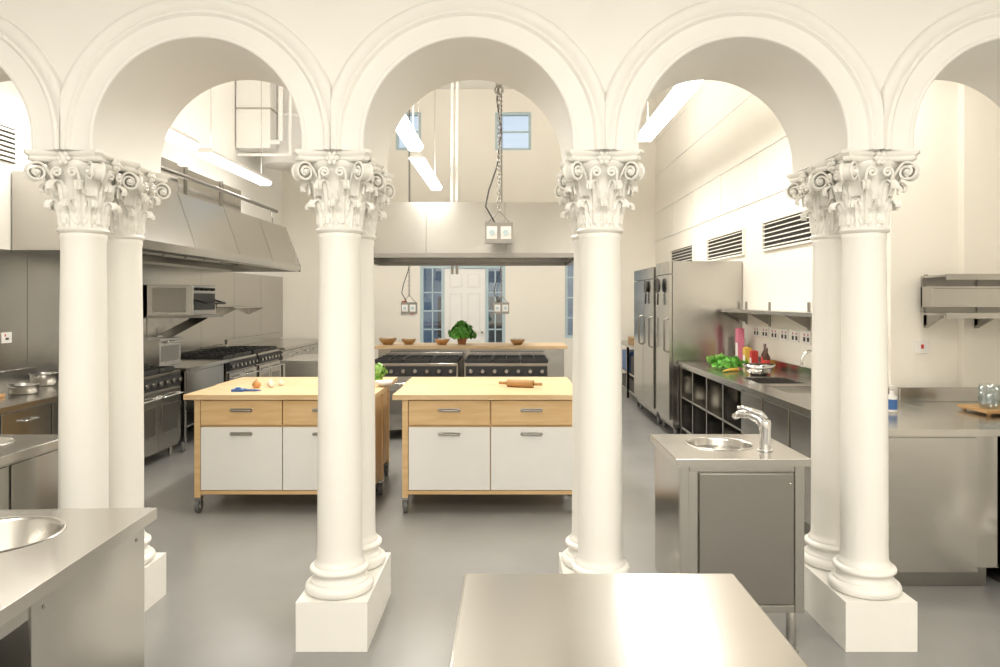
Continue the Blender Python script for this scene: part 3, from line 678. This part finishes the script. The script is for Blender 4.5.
for (x, a, c, dn, up) in ((1.51, 5.94, 8.1, 36, 32), (1.51, 9.0, 11.2, 34, 32), (-1.13, 5.0, 6.2, 44, 34), (-1.13, 7.0, 8.6, 36, 34), (-1.2, 9.25, 11.7, 38, 36), (-3.75, 5.2, 6.9, 15, 5), (-3.75, 7.6, 8.5, 9, 4), (-3.8, 8.95, 11.2, 16, 7), (2.5, 4.2, 5.0, 11, 5)):  # last entry is an added, unseen lamp brightening the return wall
    lamp(x, a, c, 3.42, dn, up)
for (x, y) in ((-1.9, 0.3), (0.1, 0.3), (2.1, 0.3), (-1.0, -1.3), (1.4, -1.3)):  # unseen fixtures, added to light the arcade front
    b = B(); b.box(x-0.62, x+0.62, y-0.16, y+0.16, 3.53, 3.60, WHITEP); b.box(x-0.6, x+0.6, y-0.14, y+0.14, 3.515, 3.53, TUBE); b.build('added_ceiling_fill')
    L = bpy.data.lights.new('added_fill_light', 'AREA'); L.shape = 'RECTANGLE'; L.size = 1.2; L.size_y = 0.28; L.energy = 44; L.color = LC
    o = bpy.data.objects.new('added_fill_light', L); sc.collection.objects.link(o); o.location = (x, y, 3.50)

# pendant socket boxes
def pendant(x, y, z, s=1.0):
    b = B(); w, h = 0.135*s, 0.10*s
    b.box(x-w, x+w, y-0.05, y+0.05, z-h, z+h, STEELD)
    for sx in (-0.5, 0.5):
        b.box(x+sx*w*1.0-0.05*s, x+sx*w*1.0+0.05*s, y-0.062, y-0.05, z-0.06*s, z+0.06*s, WHITEP)
        b.cyl((x+sx*w, y-0.075, z), (x+sx*w, y-0.062, z), 0.028*s, GREYB, 14)
    b.tube([(x-w*0.8, y, z+h), (x, y, z+h+0.12), (x+w*0.8, y, z+h)], 0.006, STEELD, 6)
    zz = z+h+0.13; k = 0
    while zz < ZC-0.03:
        pts = []
        for q in range(10):
            a = 2*pi*q/10; dx = 0.014*math.cos(a); dz = 0.026*math.sin(a)
            pts.append((x+dx, y, zz+dz) if k % 2 == 0 else (x, y+dx, zz+dz))
        b.tube(pts, 0.0055, STEELD, 5, closed=True); zz += 0.040; k += 1
    b.tube([(x-0.04, y, z+h), (x-0.13, y, z+h+0.16), (x-0.10, y+0.02, z+h+0.32), (x-0.02, y+0.02, z+h+0.55), (x+0.02, y+0.02, z+h+0.9), (x-0.02, y+0.02, z+h+1.2), (x+0.01, y+0.02, z+h+1.5), (x, y+0.02, ZC)], 0.008, DARK, 8)
    if y < 8:
        b.box(x-0.03, x+0.03, y-0.03, y+0.03, 3.70, 3.80, STEELD); b.tube([(x+0.04*math.cos(a), y, 3.66+0.04*math.sin(a)) for a in [2*pi*q/12 for q in range(12)]], 0.01, STEELD, 6, closed=True)
    b.build('pendant_socket_box')
pendant(-0.107, 7.0, 2.27)
pendant(-1.75, 12.5, 1.48, 1.0); pendant(-0.15, 12.5, 1.48, 1.0)

# ------------------------------------------------------------------ back zone
b = B(); b.box(-1.75, 0.74, 9.25, 9.95, 0.99, 1.03, BUTCH); b.box(-1.7, 0.7, 9.3, 9.9, 0.15, 0.99, STEEL)
b.box(-1.7, 0.7, 9.32, 9.88, 0.0, 0.15, STEELD)
b.build('serving_counter', 0.003)
b = B(); cx, cy, cz = -0.64, 9.6, 1.031
b.lathe(cx, cy, [(0, cz), (0.05, cz), (0.07, cz+0.09), (0.075, cz+0.1), (0.066, cz+0.1), (0.06, cz+0.085), (0, cz+0.085)], TERRA, 24)
leaves(b, (cx, cy, cz+0.09), 0.18, 420, 0.08, GREEN, 1.0, 0.4)
for _ in range(25):
    a = random.uniform(0, 2*pi); r = random.uniform(0.02, 0.12); b.tube([(cx, cy, cz+0.08), (cx+r*math.cos(a), cy+r*math.sin(a), cz+random.uniform(0.15, 0.28))], 0.003, GREEN, 5)
b.build('potted_herb')
for (x, y, r, m) in ((-1.62, 9.55, 0.12, ROPIN), (-1.35, 9.6, 0.10, ROPIN), (-0.9, 9.55, 0.10, ONION), (0.1, 9.5, 0.10, ROPIN)):
    b = B(); z = 1.031; b.lathe(x, y, [(0, z), (r*0.5, z), (r*0.85, z+r*0.35), (r, z+r*0.7), (r*0.96, z+r*0.7), (r*0.8, z+r*0.38), (0, z+0.02)], m, 28)
    for k in range(5): b.sph((x+r*0.4*math.cos(k*1.3), y+r*0.4*math.sin(k*1.3), z+r*0.55), r*0.28, GARL)
    b.build('serving_bowl')
b = B(); b.box(-2.75, -1.85, 8.6, 9.6, 0.862, 0.90, STEELH); b.box(-2.7, -1.9, 8.65, 9.55, 0.12, 0.862, STEEL)
for x in (-2.65, -1.95):
    for y in (8.7, 9.5): b.cyl((x, y, 0), (x, y, 0.12), 0.02, STEEL, 12)
b.box(-2.68, -1.92, 8.64, 8.65, 0.16, 0.84, STEEL)
b.build('steel_cupboard', 0.003)
b = B(); yb = YB+0.03
b.box(-1.70, -1.64, yb, yb+0.09, 0, 2.3, GREYB); b.box(-0.15, -0.09, yb, yb+0.09, 0, 2.3, GREYB); b.box(-1.64, -0.15, yb, yb+0.09, 2.22, 2.3, GREYB)
b.box(-1.30, -1.25, yb, yb+0.09, 0, 2.22, GREYB); b.box(-0.46, -0.41, yb, yb+0.09, 0, 2.22, GREYB)
b.box(-1.245, -0.465, yb+0.02, yb+0.06, 0.01, 2.21, LAMI)
for (u0, u1) in ((-1.15, -0.90), (-0.81, -0.56)):
    for (z0, z1) in ((0.2, 0.85), (1.0, 1.75), (1.85, 2.12)):
        b.box(u0, u1, yb+0.014, yb+0.022, z0, z1, WHITEP); b.box(u0+0.03, u1-0.03, yb+0.006, yb+0.016, z0+0.03, z1-0.03, LAMI)
b.cyl((-0.53, yb-0.04, 1.02), (-0.53, yb+0.02, 1.02), 0.02, CHROME, 12); b.sph((-0.53, yb-0.04, 1.02), 0.03, CHROME)
for (u0, u1) in ((-1.64, -1.30), (-0.41, -0.15)):
    b.box(u0, u1, yb+0.04, yb+0.046, 0.0, 2.22, GLASS)
    for z in (0.35, 0.7, 1.05, 1.4, 1.75): b.box(u0, u1, yb+0.025, yb+0.06, z, z+0.025, GREYB)
    b.box((u0+u1)/2-0.012, (u0+u1)/2+0.012, yb+0.025, yb+0.06, 0, 2.22, GREYB)
b.build('door_1')
wi = 1
def window(x0, x1, z0, z1, nx, nz):
    global wi
    b = B(); t = 0.05
    b.box(x0, x0+t, yb, yb+0.08, z0, z1, GREYB); b.box(x1-t, x1, yb, yb+0.08, z0, z1, GREYB); b.box(x0+t, x1-t, yb, yb+0.08, z0, z0+t, GREYB); b.box(x0+t, x1-t, yb, yb+0.08, z1-t, z1, GREYB)
    b.box(x0+t, x1-t, yb+0.04, yb+0.045, z0+t, z1-t, GLASS)
    for k in range(1, nx): xx = x0+(x1-x0)*k/nx; b.box(xx-0.014, xx+0.014, yb+0.02, yb+0.06, z0+t, z1-t, GREYB)
    for k in range(1, nz): zz = z0+(z1-z0)*k/nz; b.box(x0+t, x1-t, yb+0.02, yb+0.06, zz-0.014, zz+0.014, GREYB)
    b.build('window_%d' % wi); wi += 1
window(1.04, 1.9, 0.9, 2.43, 3, 4); window(-2.16, -1.68, 4.45, 5.17, 1, 2); window(-0.28, 0.4, 4.45, 5.17, 1, 2)
b = B(); b.box(XL-0.12, XL-0.06, 11.7, 12.9, 4.95, 5.0, GREYB); b.box(XL-0.12, XL-0.06, 11.7, 12.9, 5.35, 5.4, GREYB); b.box(XL-0.12, XL-0.06, 11.7, 11.75, 5.0, 5.35, GREYB); b.box(XL-0.12, XL-0.06, 12.85, 12.9, 5.0, 5.35, GREYB); b.box(XL-0.1, XL-0.09, 11.75, 12.85, 5.0, 5.35, GLASS); b.build('window_%d' % wi)
b = B(); b.box(-6, 6, 17.5, 18, -0.1, 4.2, BLDG)
for k in range(9):
    for z in (0.6, 2.4): b.box(-5.5+k*1.25, -4.9+k*1.25, 17.46, 17.5, z, z+1.1, DARK); b.box(-5.55+k*1.25, -4.85+k*1.25, 17.44, 17.5, z-0.08, z, WHITEP)
b.box(-6, 6, 13.85, 18, -0.12, -0.1, BLDG)
b.build('neighbouring_building')
for (x, z, m) in ((-2.0, 1.55, RED), (-1.9, 1.55, WHITEP), (-2.0, 1.4, WHITEP), (-1.85, 1.4, RED)):
    b = B(); b.box(x-0.04, x+0.04, YB-0.03, YB, z-0.05, z+0.05, m); b.box(x-0.02, x+0.02, YB-0.034, YB-0.03, z-0.02, z+0.02, WHITEP); b.build('wall_switch', 0.003)

# ------------------------------------------------------------------ world, camera, view
w = bpy.data.worlds.new('overcast_sky'); sc.world = w; w.use_nodes = True
bg = w.node_tree.nodes['Background']; bg.inputs[0].default_value = (0.66, 0.76, 0.92, 1); bg.inputs[1].default_value = 1.1
cam = bpy.data.cameras.new('camera'); co = bpy.data.objects.new('camera', cam); sc.collection.objects.link(co)
co.location = (0, 0, 1.62); co.rotation_euler = (pi/2, 0, 0)
cam.sensor_width = 36; cam.lens = 25.92; cam.shift_x = -0.010; cam.shift_y = -0.0335; cam.clip_start = 0.05
sc.camera = co
sc.view_settings.view_transform = 'Standard'; sc.view_settings.look = 'None'; sc.view_settings.exposure = 0.1
